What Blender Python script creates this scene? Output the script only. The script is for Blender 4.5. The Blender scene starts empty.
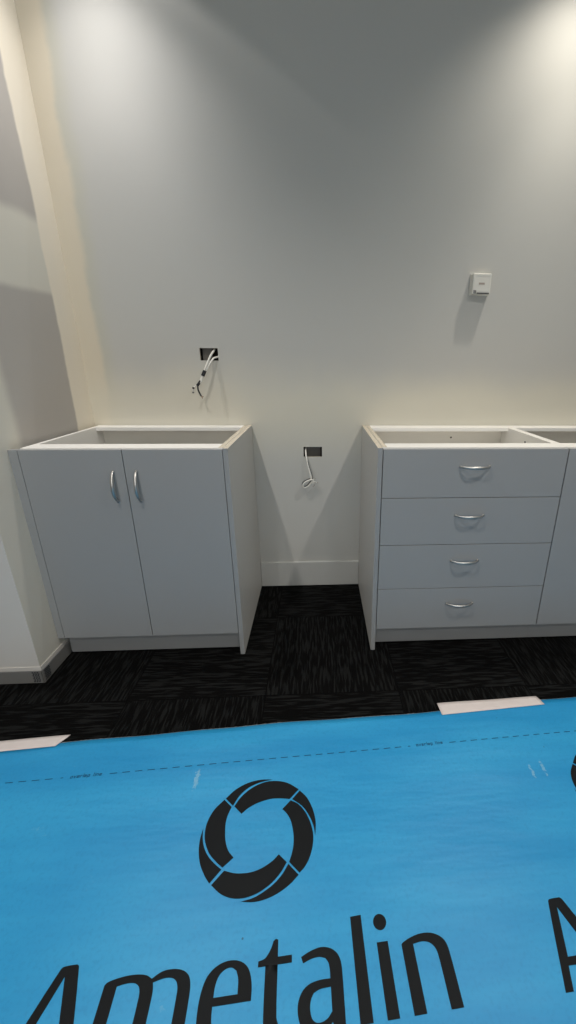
import bpy, bmesh, math, random
from mathutils import Vector, Matrix
from mathutils.geometry import tessellate_polygon

scene = bpy.context.scene
COL = scene.collection
random.seed(4)

# ------------------------------------------------------------------ camera
PX, PY, FPX = 343.884, 508.378, 414.091
yaw, pitch, roll = .0637, .3393, .0098
fw = Vector((math.sin(yaw)*math.cos(pitch), math.cos(yaw)*math.cos(pitch), -math.sin(pitch)))
rt = Vector((math.cos(yaw), -math.sin(yaw), 0)); up = rt.cross(fw)
r2 = math.cos(roll)*rt + math.sin(roll)*up
u2 = -math.sin(roll)*rt + math.cos(roll)*up
cam_data = bpy.data.cameras.new('camera')
cam = bpy.data.objects.new('camera', cam_data); COL.objects.link(cam)
M = Matrix((r2, u2, -fw)).transposed().to_4x4()
M.translation = Vector((.0163, -2.0508, 1.1723))
cam.matrix_world = M
cam_data.sensor_fit = 'AUTO'; cam_data.sensor_width = 36
cam_data.lens = FPX/1024*36
cam_data.shift_x = (288-PX)/1024; cam_data.shift_y = (PY-512)/1024
cam_data.clip_start = .02
scene.camera = cam

# ------------------------------------------------------------------ view / world
vs = scene.view_settings
vs.view_transform = 'Standard'; vs.look = 'None'; vs.gamma = 1; vs.use_curve_mapping = False
vs.exposure = -0.03
world = bpy.data.worlds.new('world'); scene.world = world
world.use_nodes = True
world.node_tree.nodes['Background'].inputs[0].default_value = (.5, .55, .6, 1)
world.node_tree.nodes['Background'].inputs[1].default_value = .02

# lamps: (x, y, colour, narrow beam W, wide beam W)
CEIL = 2.7
LAMPS = [
    (-.76, -.26, (1, .96, .94), 14, 34),
    (1.05, -.26, (1, .93, .82), 27, 38),
    (-.76, -1.55, (1, .95, .89), 2, 66),
    (1.05, -1.55, (1, .95, .89), 2, 66),
    (-.76, -3.3, (1, .97, .92), 2, 48),
    (1.05, -3.3, (1, .97, .92), 2, 48),
]
# area light added behind the camera for ambient fill, shaped as a window
FILL_W = 17
wl_d = bpy.data.lights.new('added_fill_light', 'AREA'); wl_d.shape = 'RECTANGLE'; wl_d.size = 2.2; wl_d.size_y = 1.3
wl_d.energy = FILL_W; wl_d.color = (1, .98, .95)
wl_o = bpy.data.objects.new('added_fill_light', wl_d); COL.objects.link(wl_o)
wl_o.location = (0, -4.585, 1.6); wl_o.rotation_euler = (math.radians(90), 0, 0)

# ------------------------------------------------------------------ material helpers
def s2l(c):
    return tuple(((v/255/12.92) if v/255 <= .04045 else ((v/255+.055)/1.055)**2.4) for v in c) + (1,)

class NT:
    def __init__(self, name, rough=.6, spec=.3, metal=0):
        self.m = bpy.data.materials.new(name); self.m.use_nodes = True
        self.t = self.m.node_tree; self.b = self.t.nodes['Principled BSDF']
        self.b.inputs['Roughness'].default_value = rough
        self.b.inputs['Specular IOR Level'].default_value = spec
        self.b.inputs['Metallic'].default_value = metal
    def n(self, kind, **kw):
        nd = self.t.nodes.new(kind)
        for k, v in kw.items(): setattr(nd, k, v)
        return nd
    def link(self, a, b): self.t.links.new(a, b)
    def put(self, v, sock):
        if hasattr(v, 'is_linked') or isinstance(v, bpy.types.NodeSocket): self.link(v, sock)
        else: sock.default_value = v
    def math(self, op, a, b=0, clamp=False):
        nd = self.n('ShaderNodeMath', operation=op, use_clamp=clamp)
        self.put(a, nd.inputs[0]); self.put(b, nd.inputs[1]); return nd.outputs[0]
    def mix(self, f, a, b):
        nd = self.n('ShaderNodeMix', data_type='RGBA')
        self.put(f, nd.inputs[0]); self.put(a, nd.inputs[6]); self.put(b, nd.inputs[7]); return nd.outputs[2]
    def noise(self, scale, detail=3, rough=.5, vec=None, dist=0):
        nd = self.n('ShaderNodeTexNoise'); nd.inputs['Scale'].default_value = scale
        nd.inputs['Detail'].default_value = detail; nd.inputs['Roughness'].default_value = rough
        nd.inputs['Distortion'].default_value = dist
        self.link(vec if vec is not None else self.pos(), nd.inputs['Vector']); return nd.outputs['Fac']
    def pos(self):
        if not hasattr(self, '_g'): self._g = self.n('ShaderNodeTexCoord').outputs['Object']
        return self._g
    def xyz(self):
        if not hasattr(self, '_x'):
            s = self.n('ShaderNodeSeparateXYZ'); self.link(self.pos(), s.inputs[0]); self._x = s.outputs
        return self._x
    def step(self, v, lo, hi):      # smooth ramp 0..1 between lo and hi
        nd = self.n('ShaderNodeMapRange', interpolation_type='SMOOTHSTEP')
        self.put(v, nd.inputs[0]); nd.inputs[1].default_value = lo; nd.inputs[2].default_value = hi
        return nd.outputs[0]
    def vec(self, x, y, z):
        nd = self.n('ShaderNodeCombineXYZ'); self.put(x, nd.inputs[0]); self.put(y, nd.inputs[1]); self.put(z, nd.inputs[2])
        return nd.outputs[0]
    def bump(self, h, strength=.3, dist=.01):
        nd = self.n('ShaderNodeBump'); nd.inputs['Strength'].default_value = strength
        nd.inputs['Distance'].default_value = dist
        self.link(h, nd.inputs['Height']); self.link(nd.outputs[0], self.b.inputs['Normal'])
    def color(self, v): self.put(v, self.b.inputs['Base Color'])

def flat(name, rgb, rough=.5, spec=.4, metal=0, var=.06, scale=12, bump=.05):
    t = NT(name, rough, spec, metal)
    c = s2l(rgb); d = tuple(v*(1-var*2) for v in c[:3]) + (1,)
    t.color(t.mix(t.noise(scale), c, d))
    if bump: t.bump(t.noise(scale*18, 2), bump, .002)
    return t.m

PAINT = (190, 189, 184); CREAM = (209, 200, 181); SEALER = (168, 166, 161)

def mat_back_wall():
    t = NT('painted_plaster', .62, .25)
    x = t.xyz()
    # trowelled joint compound beside the corner, ragged edge
    e = t.math('ADD', x[0], t.math('MULTIPLY', t.math('SUBTRACT', t.noise(3.5, 4, .6), .5), .09))
    m = t.math('SUBTRACT', 1, t.step(e, -.972, -.938), True)
    base = t.mix(t.noise(1.3, 2), s2l(PAINT), s2l((186, 186, 181)))
    cr = t.mix(t.noise(4, 4), s2l(CREAM), s2l((206, 197, 178)))
    # greenish halo where the compound thins out
    e2 = t.math('SUBTRACT', 1, t.step(e, -.95, -.88), True)
    c = t.mix(t.math('MULTIPLY', e2, .45), base, s2l((188, 186, 166)))
    c = t.mix(m, c, cr)
    # thin flush coat over the lower sheet joint, above the cabinets, lightened in place of bounced light
    zb = t.math('ADD', x[2], t.math('MULTIPLY', t.math('SUBTRACT', t.noise(2.2, 3), .5), .25))
    low = t.math('MULTIPLY', t.math('SUBTRACT', 1, t.step(zb, .98, 1.22), True), t.step(x[2], .62, .95))
    c = t.mix(t.math('MULTIPLY', low, .8), c, s2l((214, 209, 192)))
    t.color(c)
    t.bump(t.noise(260, 2), .05, .001)
    return t.m

def mat_left_wall():
    t = NT('plasterboard_with_joints', .7, .2)
    x = t.xyz()
    n1 = t.math('MULTIPLY', t.math('SUBTRACT', t.noise(3, 4, .6), .5), .05)
    ny = t.math('ADD', x[1], n1)
    nz = t.math('ADD', x[2], t.math('MULTIPLY', n1, .8))
    corner = t.step(ny, -.146, -.130)
    horiz = t.math('MULTIPLY', t.step(nz, 1.40, 1.43), t.math('SUBTRACT', 1, t.step(nz, 1.645, 1.69), True))
    front = t.math('SUBTRACT', 1, t.step(ny, -.535, -.485), True)
    b2 = t.math('MAXIMUM', horiz, t.math('MULTIPLY', front, .9))
    base = t.mix(t.noise(1.7, 3), s2l((188, 184, 178)), s2l((178, 173, 166)))
    c = t.mix(b2, base, s2l((214, 211, 199)))
    c = t.mix(corner, c, s2l((234, 226, 209)))
    edge = t.math('SUBTRACT', 1, t.step(ny, -.63, -.57), True)
    c = t.mix(t.math('MULTIPLY', edge, .8), c, s2l((216, 211, 198)))
    t.color(c); t.bump(t.noise(200, 2), .05, .001)
    return t.m

def mat_carpet():
    t = NT('ribbed_carpet_tile', .95, .08)
    x = t.xyz()
    u = t.math('MULTIPLY', t.math('ADD', x[0], 50.19), 2.0)
    v = t.math('MULTIPLY', t.math('ADD', x[1], 50.815), 2.0)
    par = t.math('MODULO', t.math('ADD', t.math('FLOOR', u), t.math('FLOOR', v)), 2)
    par = t.math('GREATER_THAN', par, .5)
    # ridges: elongated noise, along y on one tile and along x on its neighbours
    va = t.vec(t.math('MULTIPLY', x[0], 120), t.math('MULTIPLY', x[1], 12), 0)
    vb = t.vec(t.math('MULTIPLY', x[1], 120), t.math('MULTIPLY', x[0], 12), 3.3)
    na = t.noise(1.0, 1.5, .5, va, .2); nb = t.noise(1.0, 1.5, .5, vb, .2)
    mixn = t.n('ShaderNodeMix'); t.link(par, mixn.inputs[0]); t.link(na, mixn.inputs[2]); t.link(nb, mixn.inputs[3])
    r = t.step(mixn.outputs[0], .45, .60)
    fu = t.math('ABSOLUTE', t.math('SUBTRACT', t.math('FRACT', u), .5))
    fv = t.math('ABSOLUTE', t.math('SUBTRACT', t.math('FRACT', v), .5))
    seam = t.math('GREATER_THAN', t.math('MAXIMUM', fu, fv), .4955)
    fuzz = t.noise(700, 2)
    c = t.mix(r, s2l((5, 5, 5)), s2l((30, 31, 31)))
    c = t.mix(t.math('MULTIPLY', fuzz, .45), c, s2l((12, 12, 11)))
    c = t.mix(seam, c, s2l((4, 4, 4)))
    t.color(c)
    t.bump(t.math('ADD', r, t.math('MULTIPLY', fuzz, .4)), 1.0, .006)
    return t.m

def mat_membrane():
    t = NT('blue_foil_membrane', .42, .45)
    x = t.xyz()
    st = t.vec(t.math('MULTIPLY', x[0], .7), t.math('MULTIPLY', x[1], 3.2), 0)
    n1 = t.noise(2.2, 4, .55, st)
    c = t.mix(t.step(n1, .3, .7), s2l((27, 140, 196)), s2l((44, 156, 208)))
    fine = t.noise(120, 3, .6)
    c = t.mix(t.math('MULTIPLY', t.step(fine, .45, .75), .25), c, s2l((20, 118, 172)))
    # dusty scuffs and small dark specks
    scf = t.math('MULTIPLY', t.step(t.noise(9, 5, .7), .64, .74), t.step(t.noise(90, 3, .7), .5, .6))
    c = t.mix(t.math('MULTIPLY', scf, .35), c, s2l((150, 190, 205)))
    spots = t.n('ShaderNodeTexVoronoi'); spots.inputs['Scale'].default_value = 11
    t.link(t.pos(), spots.inputs['Vector'])
    sp = t.math('LESS_THAN', spots.outputs['Distance'], .025)
    c = t.mix(t.math('MULTIPLY', sp, .7), c, s2l((25, 60, 85)))
    for (sx, sy, rx, ry) in [(-.355, -1.135, .008, .03), (-.868, -1.56, .012, .03), (-.83, -1.50, .006, .02), (.655, -1.165, .005, .022), (.695, -1.155, .005, .025)]:
        dx = t.math('DIVIDE', t.math('SUBTRACT', x[0], sx), rx); dy = t.math('DIVIDE', t.math('SUBTRACT', x[1], sy), ry)
        d = t.math('ADD', t.math('MULTIPLY', dx, dx), t.math('MULTIPLY', dy, dy))
        d = t.math('ADD', d, t.math('MULTIPLY', t.math('SUBTRACT', t.noise(130, 3, .7), .5), 7))
        mk = t.math('SUBTRACT', 1, t.step(d, .2, 1.0), True)
        c = t.mix(t.math('MULTIPLY', mk, .35), c, s2l((170, 205, 215)))
    t.color(c)
    t.bump(t.math('ADD', t.math('MULTIPLY', t.noise(5, 3, .5, st), 1.0), t.math('MULTIPLY', fine, .03)), .22, .012)
    return t.m

def mat_chip():
    t = NT('raw_chipboard_edge', .85, .15)
    n = t.noise(160, 4, .75)
    t.color(t.mix(t.step(n, .35, .65), s2l((182, 172, 152)), s2l((214, 206, 190))))
    t.bump(n, .4, .002); return t.m

MAT = {
    'wall': mat_back_wall(), 'left_wall': mat_left_wall(), 'carpet': mat_carpet(), 'membrane': mat_membrane(),
    'paint': flat('grey_sealed_paint', (212, 207, 200), .65, .25, var=.03, scale=2),
    'skirting': flat('painted_skirting', (192, 192, 188), .5, .3, var=.03, scale=5),
    'grey_strip': flat('unpainted_grey_skirting', (124, 123, 120), .45, .4, var=.05, scale=9),
    'ceiling': flat('white_ceiling_paint', (225, 225, 222), .8, .2, var=.01, scale=2),
    'door_laminate': flat('blue_grey_laminate', (152, 153, 153), .42, .35, var=.02, scale=3, bump=.03),
    'lit_laminate': flat('lit_side_laminate', (189, 188, 184), .42, .35, var=.02, scale=3, bump=.03),  # door laminate painted lighter for the light on the end panel sides
    'melamine': flat('white_melamine', (238, 236, 231), .4, .4, var=.015, scale=4, bump=.02),
    'board': flat('white_backing_board', (236, 232, 222), .6, .3, var=.03, scale=5),
    'chip': mat_chip(),
    'satin': flat('satin_nickel', (205, 202, 197), .40, .5, 1, var=.03, scale=40, bump=.02),
    'screw': flat('dark_screw_steel', (70, 68, 64), .4, .5, .8, bump=0),
    'ink': flat('matt_black_print', (14, 18, 21), .6, .2, var=.2, scale=30),
    'line_ink': flat('faded_blue_print', (22, 84, 124), .6, .3, var=.2, scale=60),
    'foil': flat('silver_foil_underside', (170, 178, 184), .4, .5, .6, var=.1, scale=60),
    'tape': flat('pale_masking_tape', (218, 208, 204), .75, .2, var=.05, scale=40, bump=.15),
    'cavity': flat('dark_wall_cavity', (58, 54, 50), .9, .1, var=.15, scale=20),
    'stud': flat('steel_stud', (122, 118, 112), .7, .2, 0, var=.1, scale=20),
    'gyp': flat('raw_plasterboard_edge', (205, 198, 182), .9, .1, var=.1, scale=90),
    'cable': flat('white_cable_sheath', (226, 224, 216), .45, .4, bump=0),
    'black_tape': flat('black_insulation_tape', (30, 30, 34), .45, .4, bump=0),
    'black_core': flat('black_wire_core', (36, 36, 38), .45, .4, bump=0),
    'copper': flat('bare_copper', (150, 118, 96), .45, .5, 1, bump=0),
    'plastic': flat('white_plastic', (216, 214, 206), .42, .4, var=.01, bump=0),
    'plastic_grey': flat('grey_plastic', (120, 120, 118), .4, .4, var=.02, bump=0),
    'plastic_dark': flat('dark_plastic', (62, 62, 62), .35, .5, var=.02, bump=0),
    'emboss': flat('taupe_printed_mark', (172, 160, 150), .5, .3, bump=0),
    'mesh_tape': flat('dark_mesh_patch', (30, 36, 42), .7, .3, var=.3, scale=200),
}
def emis(name, col, s):
    t = NT(name); t.b.inputs['Emission Color'].default_value = col + (1,); t.b.inputs['Emission Strength'].default_value = s
    return t.m

# ------------------------------------------------------------------ object helpers
def box(bm, x0, x1, y0, y1, z0, z1, mi=0):
    x0, x1 = sorted((x0, x1)); y0, y1 = sorted((y0, y1)); z0, z1 = sorted((z0, z1))
    v = [bm.verts.new(p) for p in ((x0,y0,z0),(x1,y0,z0),(x1,y1,z0),(x0,y1,z0),(x0,y0,z1),(x1,y0,z1),(x1,y1,z1),(x0,y1,z1))]
    fs = []
    for q in ((3,2,1,0),(4,5,6,7),(0,1,5,4),(1,2,6,5),(2,3,7,6),(3,0,4,7)):
        f = bm.faces.new([v[i] for i in q]); f.material_index = mi; fs.append(f)
    return v, fs     # faces: bottom, top, front(-y), right, back, left

def link(name, bm, mats, parent=None, smooth=False, recalc=True):
    if recalc: bmesh.ops.recalc_face_normals(bm, faces=bm.faces)
    me = bpy.data.meshes.new(name); bm.to_mesh(me); bm.free()
    for m in (mats if isinstance(mats, (list, tuple)) else [mats]): me.materials.append(MAT[m] if isinstance(m, str) else m)
    if smooth:
        for p in me.polygons: p.use_smooth = True
    o = bpy.data.objects.new(name, me); COL.objects.link(o)
    if parent is not None: o.parent = parent
    return o

def bevel(o, w=.0008, seg=2):
    md = o.modifiers.new('bevel', 'BEVEL'); md.width = w; md.segments = seg; md.limit_method = 'ANGLE'; md.angle_limit = math.radians(40)
    return o

def panel(name, parent, b, mat='lit_laminate', bev=.0008, top=None):
    bm = bmesh.new(); v, fs = box(bm, *b)
    mats = [mat]
    if top: fs[1].material_index = 1; mats.append(top)
    o = link(name, bm, mats, parent)
    return bevel(o, bev) if bev else o

def thing(name, label, cat, loc=(0,0,0), group=None):
    o = bpy.data.objects.new(name, None); COL.objects.link(o); o.location = loc
    o.empty_display_size = .05
    tag(o, label, cat, group); return o

def tag(o, label=None, cat=None, group=None, kind=None):
    if label: o['label'] = label
    if cat: o['category'] = cat
    if group: o['group'] = group
    if kind: o['kind'] = kind
    return o

def catmull(pts, n=6, closed=False):
    P = [Vector(p) for p in pts]; out = []; N = len(P)
    for i in range(N if closed else N-1):
        if closed: a, b, c, d = P[(i-1)%N], P[i], P[(i+1)%N], P[(i+2)%N]
        else: a, b, c, d = P[max(i-1,0)], P[i], P[i+1], P[min(i+2,N-1)]
        for k in range(n):
            t = k/n
            out.append(.5*((2*b)+(c-a)*t+(2*a-5*b+4*c-d)*t*t+(3*b-a-3*c+d)*t*t*t))
    if not closed: out.append(P[-1])
    return out

def tube(bm, pts, rad, seg=10, mi=0, closed=False, cap=True, flat_=(1,1), ref=Vector((0,0,1))):
    n = len(pts); rings = []
    prev = None
    for i, p in enumerate(pts):
        p = Vector(p)
        a = Vector(pts[(i-1) % n] if closed else pts[max(i-1,0)]); b = Vector(pts[(i+1) % n] if closed else pts[min(i+1,n-1)])
        t = (b-a).normalized()
        if prev is None:
            s = t.cross(ref)
            if s.length < .05: s = t.cross(Vector((1,0,0)))
            s.normalize()
        else:
            s = (prev - t*prev.dot(t)).normalized()
        prev = s; w = t.cross(s)
        r = rad(i/(n-1)) if callable(rad) else rad
        rings.append([bm.verts.new(p + s*math.cos(2*math.pi*k/seg)*r*flat_[0] + w*math.sin(2*math.pi*k/seg)*r*flat_[1]) for k in range(seg)])
    for i in range(n if closed else n-1):
        A, B = rings[i], rings[(i+1) % n]
        for k in range(seg):
            f = bm.faces.new((A[k], A[(k+1)%seg], B[(k+1)%seg], B[k])); f.material_index = mi
    if cap and not closed:
        bm.faces.new(rings[0][::-1]).material_index = mi; bm.faces.new(rings[-1]).material_index = mi

# ------------------------------------------------------------------ room shell
XW = -1.042          # face of the short left wall
YN = -.701           # where that wall turns the corner
def wall_with_holes(x0, x1, z0, z1, holes, depth):
    """front face at y=0 with quadrilateral openings, plasterboard edge inside each opening"""
    bm = bmesh.new()
    xs = sorted({x0, x1, *[h[0] for h in holes], *[h[1] for h in holes]})
    zs = sorted({z0, z1, *[h[2] for h in holes], *[h[3] for h in holes]})
    V = {}
    def vt(x, z, y):
        k = (x, z, y)
        if k not in V: V[k] = bm.verts.new((x, y, z))
        return V[k]
    def inside(a, b, c, d): return any(h[0] <= a and b <= h[1] and h[2] <= c and d <= h[3] for h in holes)
    for i in range(len(xs)-1):
        for j in range(len(zs)-1):
            if inside(xs[i], xs[i+1], zs[j], zs[j+1]): continue
            for y in (0, depth):
                bm.faces.new([vt(xs[i],zs[j],y), vt(xs[i+1],zs[j],y), vt(xs[i+1],zs[j+1],y), vt(xs[i],zs[j+1],y)])
    for h in holes:
        c = [(h[0],h[2]),(h[1],h[2]),(h[1],h[3]),(h[0],h[3])]
        for k in range(4):
            a, b = c[k], c[(k+1)%4]
            f = bm.faces.new([vt(*a,0), vt(*b,0), vt(*b,depth), vt(*a,depth)]); f.material_index = 1
    return bm

H1 = (-.518, -.436, 1.174, 1.227)
H2 = (-.0575, .0345, .7225, .7735)
bm = wall_with_holes(-1.25, 2.6, 0, CEIL, [H1, H2], .013)
wall_back = tag(link('wall_back', bm, ['wall', 'gyp'], recalc=False), kind='structure')
# stud cavity behind each opening
def cavity(h, dpt, stud):
    bm = bmesh.new(); x0, x1, z0, z1 = h[0]-.06, h[1]+.06, h[2]-.08, h[3]+.08
    v, fs = box(bm, x0, x1, .0131, dpt, z0, z1)
    bmesh.ops.delete(bm, geom=[fs[2]], context='FACES_ONLY')
    link('wall_cavity', bm, 'cavity', wall_back)
    if stud:
        bm = bmesh.new(); box(bm, *stud); link('wall_stud', bm, 'stud', wall_back)
cavity(H1, .085, (-.512, -.470, .030, .034, 1.10, 1.30))
cavity(H2, .075, (-.05, .027, .045, .049, .66, .80))

def xw(y): return XW + (0.0025 if y > -.01 else .0025 + y*.0115)     # the short wall is a few millimetres out of square
bm = bmesh.new(); v, fs = box(bm, -2.7, XW, YN, .12, 0, CEIL); fs[3].material_index = 1
for q in v:
    if q.co.x > -2: q.co.x = xw(q.co.y) - (.010*q.co.z if q.co.y < -.1 else 0)
wl = tag(link('wall_left', bm, ['paint', 'left_wall']), kind='structure')
tag(panel('wall_far_left', None, (-2.75, -2.6, -4.7, YN, 0, CEIL), 'paint', 0), kind='structure')
tag(panel('wall_right', None, (2.5, 2.65, -4.7, 0, 0, CEIL), 'paint', 0), kind='structure')
tag(panel('wall_front', None, (-2.6, 2.5, -4.75, -4.6, 0, CEIL), 'paint', 0), kind='structure')
tag(panel('floor', None, (-2.7, 2.65, -4.75, .12, -.1, 0), 'carpet', 0), kind='structure')
tag(panel('ceiling', None, (-2.75, 2.65, -4.75, .12, CEIL, CEIL+.1), 'ceiling', 0), kind='structure')

bm = bmesh.new()
for b in ((-1.16, 1.16, .89, .95), (-1.16, 1.16, 2.25, 2.31), (-1.16, -1.1, .95, 2.25), (1.1, 1.16, .95, 2.25), (-.02, .02, .95, 2.25)):
    box(bm, b[0], b[1], -4.6, -4.56, b[2], b[3])
fill_frame = tag(link('fill_window', bm, 'plastic_grey'), kind='structure')  # added window frame around the fill light
panel('fill_pane', fill_frame, (-1.1, 1.1, -4.6, -4.596, .95, 2.25), emis('fill_glow_pane', (.86, .95, 1), 1.2), 0)  # added glowing pane, part of the ambient fill

# skirting between the cabinets
tag(panel('baseboard_back', None, (-.303, .231, -.012, 0, 0, .143), 'skirting', .002), kind='structure')
# skirting round the corner of the short wall: grey strip with a painted upper band
def slant(o):
    for q in o.data.vertices:
        if q.co.x > -2: q.co.x += xw(q.co.y)-XW
    return o
def base_run(name, b_low, b_up):
    o = slant(tag(panel(name, None, b_low, 'grey_strip', .001), kind='structure'))
    slant(panel('painted_band', o, b_up, 'paint', .001)); return o
bl = base_run('baseboard_left', (XW, XW+.006, YN-.006, -.525, 0, .055), (XW, XW+.003, YN-.003, -.525, .055, .072))
bf = base_run('baseboard_front_left', (-2.6, XW+.005, YN-.006, YN, 0, .055), (-2.6, XW+.002, YN-.003, YN, .055, .072))
bm = bmesh.new()
for i in range(4):
    for j in range(7):
        y0 = YN+.004+i*.008 + (j % 2)*.003; z0 = .006+j*.0068
        box(bm, XW+.006, XW+.0068, y0, y0+.0055, z0, z0+.0045)
slant(link('joining_mesh', bm, 'mesh_tape', bl))
bm = bmesh.new()
for i in range(3):
    for j in range(7):
        x0 = XW-.032+i*.009 + (j % 2)*.003; z0 = .006+j*.0068
        box(bm, x0, x0+.0055, YN-.0068, YN-.006, z0, z0+.0045)
slant(link('joining_mesh', bm, 'mesh_tape', bf))

# ------------------------------------------------------------------ ceiling downlights
LAMP_MAT = emis('lamp_lens', (1, .95, .88), 12)
for i, (x, y, c, wn, ww) in enumerate(LAMPS):
    t = thing('ceiling_downlight', ['white round ceiling downlight near the left end of the back wall', 'white round ceiling downlight near the right end of the back wall',
        'white round ceiling downlight above the left end of the blue sheet', 'white round ceiling downlight above the right end of the blue sheet',
        'white round ceiling downlight in the rear row, left side', 'white round ceiling downlight in the rear row, right side'][i], 'ceiling light', (x, y, CEIL), 'recessed ceiling downlights')
    bm = bmesh.new(); N = 32; rr = [(.058, 0), (.057, -.004), (.044, -.005), (.040, -.0015)]
    R = [[bm.verts.new((r*math.cos(2*math.pi*k/N), r*math.sin(2*math.pi*k/N), z)) for k in range(N)] for r, z in rr]
    for a in range(3):
        for k in range(N): bm.faces.new((R[a][k], R[a][(k+1)%N], R[a+1][(k+1)%N], R[a+1][k]))
    link('trim_ring', bm, 'plastic', t, True)
    bm = bmesh.new(); bm.faces.new([bm.verts.new((.0405*math.cos(2*math.pi*k/N), .0405*math.sin(2*math.pi*k/N), -.0015)) for k in range(N)][::-1])
    link('lens', bm, LAMP_MAT, t, recalc=False)
    beams = (('narrow_beam', wn, 62, 1.0, .03), ('wide_beam', ww, 98 if i == 0 else 122, 1.0, .03)) if i < 2 else (('narrow_beam', wn, 90, 1.0, .03), ('wide_beam', ww, 146 if i > 3 else 135, .8, .03))
    if i == 0: beams += (('outer_beam', 5, 114, .05, .03),)     # crisp cut-off of the reflector
    for nm, w, ang, bl_, rad in beams:
        ld = bpy.data.lights.new(nm, 'SPOT'); ld.energy = w; ld.color = c; ld.spot_size = math.radians(ang); ld.spot_blend = bl_
        ld.shadow_soft_size = rad
        lo = bpy.data.objects.new(nm, ld); COL.objects.link(lo); lo.parent = t; lo.location = (0, 0, -.012)

# ------------------------------------------------------------------ cabinets
H = .88; DF = -.577; DT = .018; CY = DF+DT+.001     # door face, door thickness, carcass front
T = .016

def bow_handle(parent, c, length, axis):
    """satin bow handle; c = centre point on the door face"""
    bm = bmesh.new(); L = length/2; pts = []
    n = 22
    for i in range(n+1):
        s = -1+2*i/n
        out = .027*(1-abs(s)**2.3)**.9 + .001
        p = Vector((s*L, -out, 0)) if axis == 'x' else Vector((0, -out, s*L))
        pts.append(Vector(c)+p)
    rad = lambda f: .0028+.0033*math.sin(math.pi*f)**.7
    tube(bm, pts, rad, 12, flat_=(1, .75) if axis == 'x' else (1, .75), ref=Vector((0,1,0)))
    for s in (-1, 1):                       # feet touching the door
        p = Vector(c) + (Vector((s*(L-.004), 0, 0)) if axis == 'x' else Vector((0, 0, s*(L-.004))))
        tube(bm, [p+Vector((0, .0004, 0)), p+Vector((0, -.006, 0))], .0042, 48)
    o = link('handle', bm, 'satin', parent, True)
    o['label'] = 'curved satin metal pull handle'
    return o

def end_panel(parent, x0, x1):
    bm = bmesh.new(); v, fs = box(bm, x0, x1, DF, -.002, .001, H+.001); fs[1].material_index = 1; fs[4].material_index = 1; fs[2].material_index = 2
    o = bevel(link('end_panel', bm, ['lit_laminate', 'chip', 'door_laminate'], parent), .0006); o['label'] = 'full height side panel with raw chipboard top edge'
    return o

def carcass(parent, x0, x1, raw=None, rail=.088):
    y0, y1 = CY, -.003; zb = .104
    for a, b in ((x0, x0+T), (x1-T, x1)):
        o = panel('carcass_side', parent, (a, b, y0, y1, zb, H), 'melamine', .0005, 'chip' if a == (x0 if raw == 'left' else x1-T if raw == 'right' else None) else None)
    panel('carcass_base', parent, (x0+T, x1-T, y0, y1, zb, zb+T), 'melamine', 0)
    panel('back_panel', parent, (x0+T, x1-T, -.012, -.005, zb+T, H-T), 'board', 0)
    panel('front_rail', parent, (x0+T, x1-T, y0, y0+.075, H-T, H), 'melamine', .0006)
    panel('back_rail', parent, (x0+T, x1-T, -rail, y1, H-T, H), 'melamine', .0006)

# --- left: two door cabinet
LX0, LX1 = -1.018, -.324
cx = (LX0+LX1)/2
cab = thing('base_cabinet', 'grey two-door base cabinet without worktop standing against the left wall', 'cabinet', (cx, 0, 0), 'grey base cabinets waiting for a worktop')
def shift(o, root): o.location = (-root.location[0], 0, 0)
before = set(bpy.data.objects)
carcass(cab, -1.0185, LX1-.001, 'right', .070)
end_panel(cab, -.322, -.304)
fl = panel('filler_strip', cab, (-1.0448, LX0-.0015, DF, DF+DT, .106, H-.003), 'door_laminate', .0006)
for q in fl.data.vertices:            # scribed to the leaning wall
    if q.co.x < -1.03 and q.co.z > .5: q.co.x = -1.0505
xs = -.6705
for a, b, hx in ((LX0, xs-.0012, -.710), (xs+.0012, LX1+.0, -.630)):
    d = panel('door', cab, (a, b, DF, DF+DT, .106, H-.003), 'door_laminate', .0008)
    bow_handle(d, (hx, DF, .744), .118, 'z')
panel('kickboard', cab, (-1.036, -.3225, -.528, -.512, .001, .103), 'door_laminate', .0006)
for z in (.18, .78):
    for xh in (-1.0185+T+.001, LX1-T-.012):
        panel('hinge', cab, (xh, xh+.010, CY+.004, CY+.06, z-.02, z+.02), 'satin', .002)
for o in set(bpy.data.objects)-before:
    if o.parent == cab: shift(o, cab)

# --- right: four drawer cabinet
RX0, RX1 = .252, .950
cab2 = thing('base_cabinet', 'grey base cabinet with four drawers and an open top, right of the gap', 'cabinet', ((RX0+RX1)/2, 0, 0), 'grey base cabinets waiting for a worktop')
before = set(bpy.data.objects)
carcass(cab2, RX0+.001, RX1, 'left')
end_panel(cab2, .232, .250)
edges = [.877, .6885, .4935, .2975, .105]; hz = [.8105, .617, .4225, .225]
for i in range(4):
    d = panel('drawer', cab2, (RX0+.001, RX1-.0012, DF, DF+DT, edges[i+1]+.0012, edges[i]-.0012), 'door_laminate', .0008)
    bow_handle(d, (.5985, DF, hz[i]), .116, 'x')
    if i == 0: panel('drawer_box', d, (RX0+.03, RX0+.045, CY+.001, -.08, edges[1]+.02, edges[1]+.10), 'melamine', .0006)
    if i == 0: panel('drawer_box', d, (RX1-.045, RX1-.03, CY+.001, -.08, edges[1]+.02, edges[1]+.10), 'melamine', .0006)
    if i == 0: panel('drawer_box', d, (RX0+.045, RX1-.045, CY+.06, -.09, edges[1]+.02, edges[1]+.032), 'melamine', .0006)
panel('kickboard', cab2, (.2505, RX1+.0002, -.524, -.508, .001, .103), 'door_laminate', .0006)
def screw(parent, p, ax):
    bm = bmesh.new(); q = Vector(p)
    tube(bm, [q, q+Vector(ax)*.0018], .0042, 48); link('screw', bm, 'screw', parent)
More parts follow.
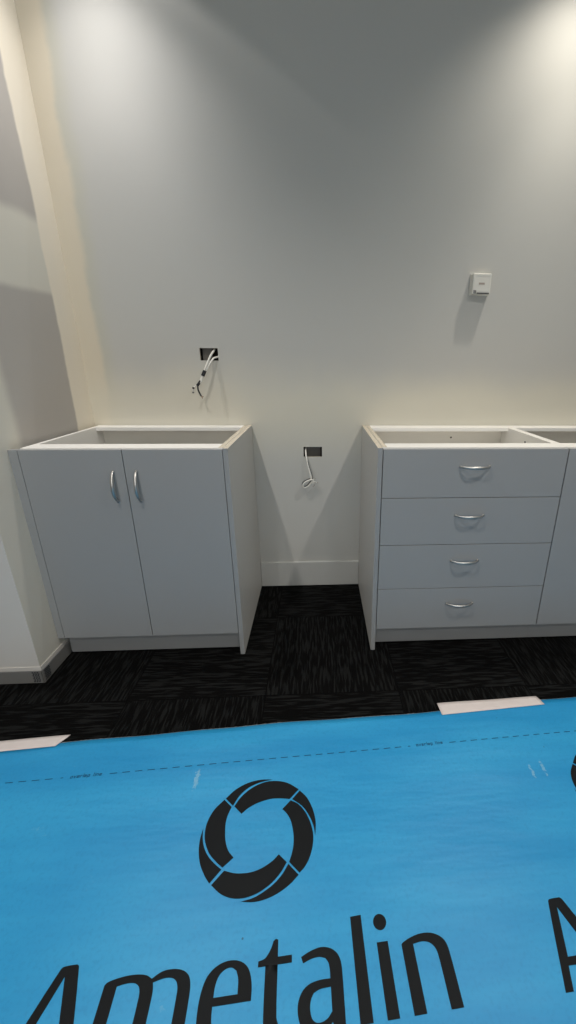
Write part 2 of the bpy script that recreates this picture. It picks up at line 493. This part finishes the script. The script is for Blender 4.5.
screw(cab2, (RX1-T, -.27, .845), (-1, 0, 0))
screw(cab2, (.68, -.012, .822), (0, -1, 0))
for o in set(bpy.data.objects)-before:
    if o.parent == cab2: shift(o, cab2)

# --- far right: next cabinet, mostly outside the frame
NX0, NX1 = .9515, 1.552
cab3 = thing('base_cabinet', 'grey base cabinet with a plain door, cut off by the right side of the photo', 'cabinet', ((NX0+NX1)/2, 0, 0), 'grey base cabinets waiting for a worktop')
before = set(bpy.data.objects)
carcass(cab3, NX0, NX1)
d = panel('door', cab3, (NX0+.0012, NX1-.001, DF, DF+DT, .106, .8758), 'door_laminate', .0008)
bow_handle(d, (NX1-.045, DF, .744), .118, 'z')
panel('kickboard', cab3, (NX0-.0010, NX1, -.524, -.508, .001, .103), 'door_laminate', .0006)
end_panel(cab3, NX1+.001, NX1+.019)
for o in set(bpy.data.objects)-before:
    if o.parent == cab3: shift(o, cab3)

# ------------------------------------------------------------------ wall sensor
sx0, sx1, sz0, sz1 = .702, .790, 1.462, 1.548
sen = thing('wall_sensor', 'small square white plastic sensor box high on the back wall, right side', 'wall sensor', ((sx0+sx1)/2, 0, (sz0+sz1)/2))
sw, sh = (sx1-sx0)/2, (sz1-sz0)/2
panel('backplate', sen, (-sw, sw, -.010, -.0005, -sh, sh), 'plastic', .002)
bm = bmesh.new()
v, fs = box(bm, -sw+.002, sw-.002, -.037, -.010, -sh+.0015, sh-.002)
for q in v:
    if q.co.y < -.02: q.co.x *= .96; q.co.z = q.co.z*.98
bevel(link('cover', bm, 'plastic', sen), .003, 3)
bm = bmesh.new()                                    # raised square rim on the cover
a = .033; 
for b in ((-a, a, a-.0016, a), (-a, a, -a+.003, -a+.0046), (-a, -a+.0016, -a+.0046, a-.0016), (a-.0016, a, -a+.0046, a-.0016)):
    box(bm, b[0], b[1], -.0378, -.037, b[2], b[3])
link('cover_rim', bm, 'plastic', sen)
panel('label_mark', sen, (-.014, .012, -.0378, -.037, -.004, .004), 'emboss', 0)
panel('display_window', sen, (-.036, -.023, -.0382, -.036, -.0400, -.026), 'plastic_grey', .0006)
panel('vent_slot', sen, (-.020, .036, -.0380, -.036, -.0405, -.0355), 'plastic_dark', .0004)
bm = bmesh.new()
for i in range(9): box(bm, -.034+i*.008, -.029+i*.008, -.033, -.012, sh-.0035, sh-.0005)
link('top_grille', bm, 'plastic', sen)

# ------------------------------------------------------------------ loose cables
c1 = thing('electrical_cable', 'two white cables with black tape and bare ends hanging from the upper wall opening', 'cable', (-.47, 0, 1.20))
def cable(parent, nm, pts, r, mat, n=8):
    off = parent.location
    bm = bmesh.new(); tube(bm, [p-off for p in catmull(pts, n)], r, 10)
    return link(nm, bm, mat, parent, True)
cable(c1, 'cable_sheath', [(-.455, .026, 1.223), (-.456, .005, 1.215), (-.464, -.025, 1.195), (-.476, -.045, 1.165), (-.488, -.058, 1.135), (-.495, -.062, 1.118)], .0042, 'cable')
cable(c1, 'cable_sheath', [(-.437, .024, 1.200), (-.439, .003, 1.190), (-.452, -.022, 1.184), (-.468, -.040, 1.160), (-.482, -.052, 1.133), (-.492, -.056, 1.116)], .0038, 'cable')
cable(c1, 'tape_wrap', [(-.488, -.058, 1.131), (-.499, -.062, 1.108)], .0082, 'black_tape')
cable(c1, 'white_core', [(-.497, -.061, 1.110), (-.507, -.064, 1.090), (-.514, -.064, 1.078)], .0062, 'cable')
cable(c1, 'white_core', [(-.500, -.060, 1.110), (-.502, -.066, 1.092), (-.508, -.068, 1.082)], .0032, 'cable')
cable(c1, 'tape_wrap', [(-.509, -.064, 1.088), (-.517, -.065, 1.077), (-.526, -.067, 1.066)], .0062, 'black_tape')
cable(c1, 'black_core', [(-.524, -.066, 1.066), (-.524, -.067, 1.050), (-.519, -.067, 1.034), (-.513, -.066, 1.020)], .0034, 'black_core')
cable(c1, 'copper_end', [(-.513, -.066, 1.022), (-.508, -.065, 1.010)], .0018, 'copper')
cable(c1, 'copper_end', [(-.513, -.066, 1.020), (-.503, -.065, 1.018)], .0015, 'copper')
cable(c1, 'white_core', [(-.524, -.066, 1.070), (-.535, -.068, 1.064), (-.543, -.069, 1.056), (-.546, -.068, 1.044), (-.547, -.067, 1.036)], .0036, 'cable')
cable(c1, 'connector_sleeve', [(-.542, -.069, 1.060), (-.545, -.069, 1.053)], .0048, 'black_tape')
cable(c1, 'connector_sleeve', [(-.5465, -.067, 1.040), (-.5475, -.067, 1.034)], .0046, 'plastic_grey')

c2 = thing('electrical_cable', 'thin white cable ending in a small coil, hanging from the lower wall opening', 'cable', (-.04, 0, .75))
cable(c2, 'cable_sheath', [(-.046, .030, .765), (-.047, .006, .757), (-.045, -.020, .738), (-.040, -.034, .708), (-.031, -.043, .668), (-.024, -.047, .640), (-.021, -.049, .620)], .0038, 'cable')
cable(c2, 'black_core', [(-.036, -.035, .712), (-.029, -.043, .682), (-.020, -.047, .656), (-.015, -.048, .630), (-.016, -.049, .612)], .0014, 'black_core')
loop = [(-.012, -.050, .617), (-.028, -.056, .618), (-.050, -.060, .609), (-.062, -.060, .594), (-.056, -.058, .580), (-.040, -.055, .584), (-.026, -.052, .598), (-.016, -.050, .610)]
off = c2.location
bm = bmesh.new(); tube(bm, [p-off for p in catmull(loop, 6, True)], .0036, 10, closed=True); link('cable_coil', bm, 'cable', c2, True)
loop2 = [(p[0]-.003, p[1]+.008, p[2]+.003) for p in loop]
bm = bmesh.new(); tube(bm, [p-off for p in catmull(loop2, 6, True)], .0030, 10, closed=True); link('cable_coil', bm, 'black_core', c2, True)
for p, q in (((-.016, -.050, .618), (-.004, -.052, .622)), ((-.014, -.050, .612), (.008, -.050, .603)), ((-.014, -.050, .612), (-.012, -.052, .588)), ((-.010, -.050, .618), (-.006, -.052, .594))):
    cable(c2, 'wire_core', [p, q], .0022, 'cable', 2)
    e = Vector(q); dd = (Vector(q)-Vector(p)).normalized()
    cable(c2, 'copper_end', [e, e+dd*.006], .0012, 'copper', 2)

# ------------------------------------------------------------------ blue membrane with its print
BD = Vector((.99848147, .05508863)); BN = Vector((-BD.y, BD.x)); BO = Vector((.139, -1.642))
def UV(u, v): p = BO + BD*(u/1000) + BN*(v/1000); return p.x, p.y
def hgt(x, y):
    h = .0022 + .0011*math.sin(6.3*x+1.7*math.sin(3.1*y)) * math.sin(9*y+1.2) + .0007*math.sin(17*y+2.3*x)
    return max(h, .0008)
def top_v(u):      # far edge of the sheet, slightly wavy
    key = [(-1900, 700), (-1101, 697), (-901, 709), (-556, 708), (-157, 710), (120, 704), (324, 703), (560, 707), (744, 713), (868, 713), (1900, 716)]
    for (a, va), (b, vb) in zip(key, key[1:]):
        if a <= u <= b:
            f = (u-a)/(b-a); f = f*f*(3-2*f); return va+(vb-va)*f + 1.2*math.sin(u*.021)
    return 712
U0, U1, V0, STEP = -1850, 1850, -680, 22
bm = bmesh.new(); grid = []
nu = int((U1-U0)/STEP)
NV = 62
for i in range(nu+1):
    u = U0+(U1-U0)*i/nu; tv = top_v(u); row = []
    for j in range(NV+1):
        v = V0+(tv-V0)*j/NV; x, y = UV(u, v)
        row.append(bm.verts.new((x, y, hgt(x, y))))
    grid.append(row)
for i in range(nu):
    for j in range(NV):
        bm.faces.new((grid[i][j], grid[i+1][j], grid[i+1][j+1], grid[i][j+1]))
mem = link('building_membrane', bm, ['membrane', 'foil'], None, True, recalc=False)
sol = mem.modifiers.new('thickness', 'SOLIDIFY'); sol.thickness = .0005; sol.offset = -1; sol.material_offset = 1; sol.material_offset_rim = 1
tag(mem, 'large bright blue plastic building membrane with black lettering, spread over the dark carpet', 'plastic sheet')
# frayed silvery edge
bm = bmesh.new(); prev = None
rnd = random.Random(2)
for i in range(0, 740):
    u = U0+(U1-U0)*i/739; tv = top_v(u)
    x, y = UV(u, tv-.6); x2, y2 = UV(u, tv+.8+1.6*rnd.random()*(1 if math.sin(u*.013) > -.3 else .2))
    a = bm.verts.new((x, y, hgt(x, y)+.0004)); b = bm.verts.new((x2, y2, hgt(x2, y2)-.0002))
    if prev: bm.faces.new((prev[0], a, b, prev[1]))
    prev = (a, b)
fe = link('foil_edge', bm, 'foil', mem); fe['label'] = 'thin frayed silver edge'

def decal(name, polys, mat, lift=.0007, parent=mem):
    """polys: list of [outer, hole, hole...] in sheet millimetres; follows the ripples of the sheet"""
    bm = bmesh.new()
    for loops in polys:
        vl = [[Vector((p[0], p[1], 0)) for p in lp] for lp in loops]
        fl = [p for lp in vl for p in lp]
        vs_ = [bm.verts.new(p) for p in fl]
        for tri in tessellate_polygon(vl):
            try: bm.faces.new([vs_[k] for k in tri])
            except ValueError: pass
    for _ in range(5):
        long_e = [e for e in bm.edges if e.calc_length() > 30]
        if not long_e: break
        bmesh.ops.subdivide_edges(bm, edges=long_e, cuts=1)
        bmesh.ops.triangulate(bm, faces=[f for f in bm.faces if len(f.verts) > 3])
    for vtx in bm.verts:
        x, y = UV(vtx.co.x, vtx.co.y); vtx.co = Vector((x, y, hgt(x, y)+lift))
    bmesh.ops.recalc_face_normals(bm, faces=bm.faces)
    for f in bm.faces:
        if f.normal.z < 0: f.normal_flip()
    return link(name, bm, mat, parent, True, recalc=False)

def rounded(poly, ang=38, n=4):
    """smooth the gentle bends of a traced outline, keep its corners"""
    N = len(poly); P = [Vector((p[0], p[1])) for p in poly]; sharp = []
    for i in range(N):
        a = P[i]-P[i-1]; b = P[(i+1) % N]-P[i]
        sharp.append(a.length < 1e-6 or b.length < 1e-6 or math.degrees(a.angle(b)) > ang)
    out = []
    for i in range(N):
        j = (i+1) % N
        b, c = P[i], P[j]
        m0 = (c-P[i-1])*.5 if not sharp[i] else (c-b)
        m1 = (P[(j+1) % N]-b)*.5 if not sharp[j] else (c-b)
        L = (c-b).length
        if m0.length > 0: m0 = m0.normalized()*L
        if m1.length > 0: m1 = m1.normalized()*L
        if sharp[i] and sharp[j] : out.append(tuple(b)); continue
        for k in range(n):
            t = k/n; t2 = t*t; t3 = t2*t
            q = b*(2*t3-3*t2+1)+m0*(t3-2*t2+t)+c*(-2*t3+3*t2)+m1*(t3-t2)
            out.append(tuple(q))
    return out

LETTERS = [
    # A
    [[(-701,0),(-651,142),(-646,146),(-621,147),(-616,143),(-568,0),(-594,0),(-606,36),(-671,36),(-684,0)], [(-637,130),(-664,49),(-610,49)]],
    # m
    [[(-553,0),(-553,108),(-549,112),(-531,116),(-508,118),(-488,117),(-474,114),(-463,108),(-450,115),(-436,118),(-416,117),(-400,112),(-390,104),(-385,93),(-383,78),(-383,0),(-408,0),(-408,82),(-411,95),(-419,103),(-431,106),(-445,105),(-459,102),(-456,92),(-455,80),(-455,0),(-480,0),(-480,82),(-483,96),(-490,103),(-500,106),(-514,106),(-528,104),(-528,0)]],
    # e
    [[(-263,55),(-336,55),(-334,34),(-327,20),(-313,13),(-295,12),(-278,14),(-267,18),(-265,6),(-280,0),(-300,-2),(-322,-2),(-342,4),(-354,15),(-361,32),(-363,56),(-361,78),(-355,96),(-344,108),(-327,116),(-305,118),(-286,113),(-273,103),(-266,89),(-263,73)],
     [(-336,67),(-290,67),(-291,88),(-296,101),(-307,107),(-320,105),(-330,97),(-335,84)]],
    # t
    [[(-223,139),(-218,142),(-213,140),(-213,113),(-184,113),(-184,101),(-213,101),(-213,28),(-209,17),(-200,13),(-188,14),(-186,3),(-200,-1),(-216,-2),(-229,3),(-236,14),(-238,30),(-238,101),(-253,101),(-253,110),(-240,113),(-232,121),(-226,131)]],
    # a
    [[(-165,107),(-146,114),(-122,118),(-103,114),(-90,105),(-84,94),(-82,78),(-83,0),(-104,0),(-107,10),(-118,2),(-133,-2),(-150,-1),(-163,6),(-170,17),(-173,33),(-170,47),(-161,59),(-147,66),(-127,69),(-107,69),(-107,80),(-109,92),(-115,100),(-127,103),(-143,102),(-161,97)],
     [(-107,57),(-128,56),(-141,52),(-147,43),(-149,31),(-146,19),(-139,13),(-128,12),(-116,16),(-107,24)]],
    # l
    [[(-55,161),(-31,162),(-31,0),(-56,0)]],
    # i
    [[(-4,112),(20,112),(20,0),(-4,0)]],
    # dot
    [[(9+14.5*math.cos(k*math.pi/12), 145+14*math.sin(k*math.pi/12)) for k in range(24)]],
    # n
    [[(48,0),(48,103),(52,106),(70,112),(92,116),(114,115),(131,109),(142,99),(146,84),(146,0),(121,0),(121,76),(118,90),(109,99),(94,103),(73,101),(73,0)]],
]
RING = [
    [(-322,416),(-344,439),(-329,463),(-304,485),(-270,500),(-235,502),(-198,492),(-165,469),(-191,443),(-219,448),(-246,449),(-279,442),(-305,430)],
    [(-371,464),(-346,488),(-313,504),(-277,510),(-241,507),(-277,502),(-310,489),(-333,468),(-348,441)],
    [(-374,461),(-398,435),(-411,402),(-411,371),(-404,348),(-390,324),(-369,303),(-353,290),(-329,309),(-344,326),(-354,348),(-359,372),(-361,397),(-358,418),(-351,438)],
    [(-418,389),(-415,366),(-407,342),(-393,320),(-373,300),(-355,286),(-379,260),(-393,277),(-409,304),(-418,332),(-421,361)],
    [(-374,256),(-348,283),(-324,275),(-300,272),(-277,273),(-255,279),(-232,291),(-217,304),(-197,284),(-211,264),(-230,246),(-252,233),(-274,225),(-298,222),(-323,225),(-349,236)],
    [(-301,216),(-273,212),(-246,214),(-218,222),(-189,237),(-168,254),(-193,280),(-207,260),(-227,242),(-252,228),(-273,220)],
    [(-211,417),(-188,439),(-168,427),(-148,402),(-135,372),(-129,341),(-132,312),(-142,285),(-154,268),(-166,258),(-191,284),(-184,304),(-180,328),(-181,352),(-187,381),(-197,401)],
    [(-162,465),(-143,443),(-128,410),(-121,373),(-124,337),(-127,362),(-138,391),(-157,420),(-184,442)],
]
# tiny rule text, drawn as strokes in a 5 x 8 cell:  overlap line
GL = {
 'o': [[(0,0),(4,0),(4,5),(0,5),(0,0)]], 'v': [[(0,5),(2,0),(4,5)]], 'e': [[(4,0),(0,0),(0,5),(4,5),(4,2.6),(0,2.6)]],
 'r': [[(0,0),(0,5)],[(0,4),(1.5,5),(3.2,5)]], 'l': [[(1,0),(1,8)]], 'a': [[(0,5),(4,5),(4,0),(0,0),(0,2.8),(4,2.8)]],
 'p': [[(0,-2.6),(0,5),(4,5),(4,0),(0,0)]], 'i': [[(1,0),(1,5)],[(1,6.6),(1,7.4)]], 'n': [[(0,0),(0,5)],[(0,5),(3,5),(4,4),(4,0)]], ' ': []}
GW = {'l': 3, 'i': 3, 'r': 4.6, ' ': 4}
def stroke(p, q, w):
    a, b = Vector(p), Vector(q); d = (b-a).normalized(); n_ = Vector((-d.y, d.x))*w/2; d = d*w/2
    return [[tuple(a-d-n_), tuple(b+d-n_), tuple(b+d+n_), tuple(a-d+n_)]]
PER = 1054
for k in (-1, 0, 1):
    P = lambda lp: [(x+k*PER, y-4*k) for x, y in lp]
    o = decal('printed_lettering', [[rounded(P(lp)) for lp in lt] for lt in LETTERS], 'ink'); o['label'] = 'large black printed word'
    o = decal('printed_emblem', [[rounded(P(lp))] for lp in RING], 'ink'); o['label'] = 'black ring emblem of curved segments'
    yb = 576.5-5*k; x = -838+k*1054; polys = []
    sc_ = 1.25
    for ch in 'overlap line':
        for st in GL[ch]:
            for p, q in zip(st, st[1:]):
                polys.append(stroke((x+p[0]*sc_, yb+p[1]*sc_), (x+q[0]*sc_, yb+q[1]*sc_), 1.8))
        x += GW.get(ch, 6)*sc_*1.22
    decal('overlap_text', polys, 'line_ink')
for q in range(-24, 80):
    u = -1008+36.345*q; ph = (q-4) % 29
    if u > U1-30 or u < U0+10 or 1 <= ph <= 3: continue
    v = 580-.006*(u+840); ln = 2.5 if ph == 0 else 9.5
    decal('overlap_dash', [stroke((u-ln, v), (u+ln, v), 2.4)], 'line_ink')

# ------------------------------------------------------------------ masking tape strips
def tape(pts, label):
    c = [sum(p[0] for p in pts)/4, sum(p[1] for p in pts)/4]
    bm = bmesh.new(); n = 24; top = []; bot = []
    a, b, c2_, d = [Vector(p) for p in pts]          # far left, far right, near right, near left
    G = []
    for i in range(n+1):
        f = i/n; row = []
        for j in range(5):
            g = j/4; p = (a.lerp(b, f)).lerp(d.lerp(c2_, f), g)
            x, y = p.x, p.y
            w = BO; vv = ((Vector((x, y))-BO).dot(BN))*1000; uu = ((Vector((x, y))-BO).dot(BD))*1000
            on = max(0, min(1, (top_v(uu)+14-vv)/14))
            z = .0012 + on*(hgt(x, y)+.0004) + .0008*math.sin(f*9+g)*(1-on)
            row.append(bm.verts.new((x, y, z)))
        G.append(row)
    for i in range(n):
        for j in range(4): bm.faces.new((G[i][j], G[i][j+1], G[i+1][j+1], G[i+1][j]))
    o = link('masking_tape_strip', bm, 'tape', None, True)
    s = o.modifiers.new('thickness', 'SOLIDIFY'); s.thickness = .0006; s.offset = 1
    return tag(o, label, 'tape', 'pale tape strips holding the sheet edge')
tape([(.438, -.885), (.818, -.871), (.829, -.913), (.441, -.940)], 'pale pinkish tape strip on the sheet edge in front of the drawer cabinet')
tape([(-1.30, -.985), (-.812, -.956), (-.836, -.999), (-1.30, -1.033)], 'pale pinkish tape strip on the sheet edge at the far left')
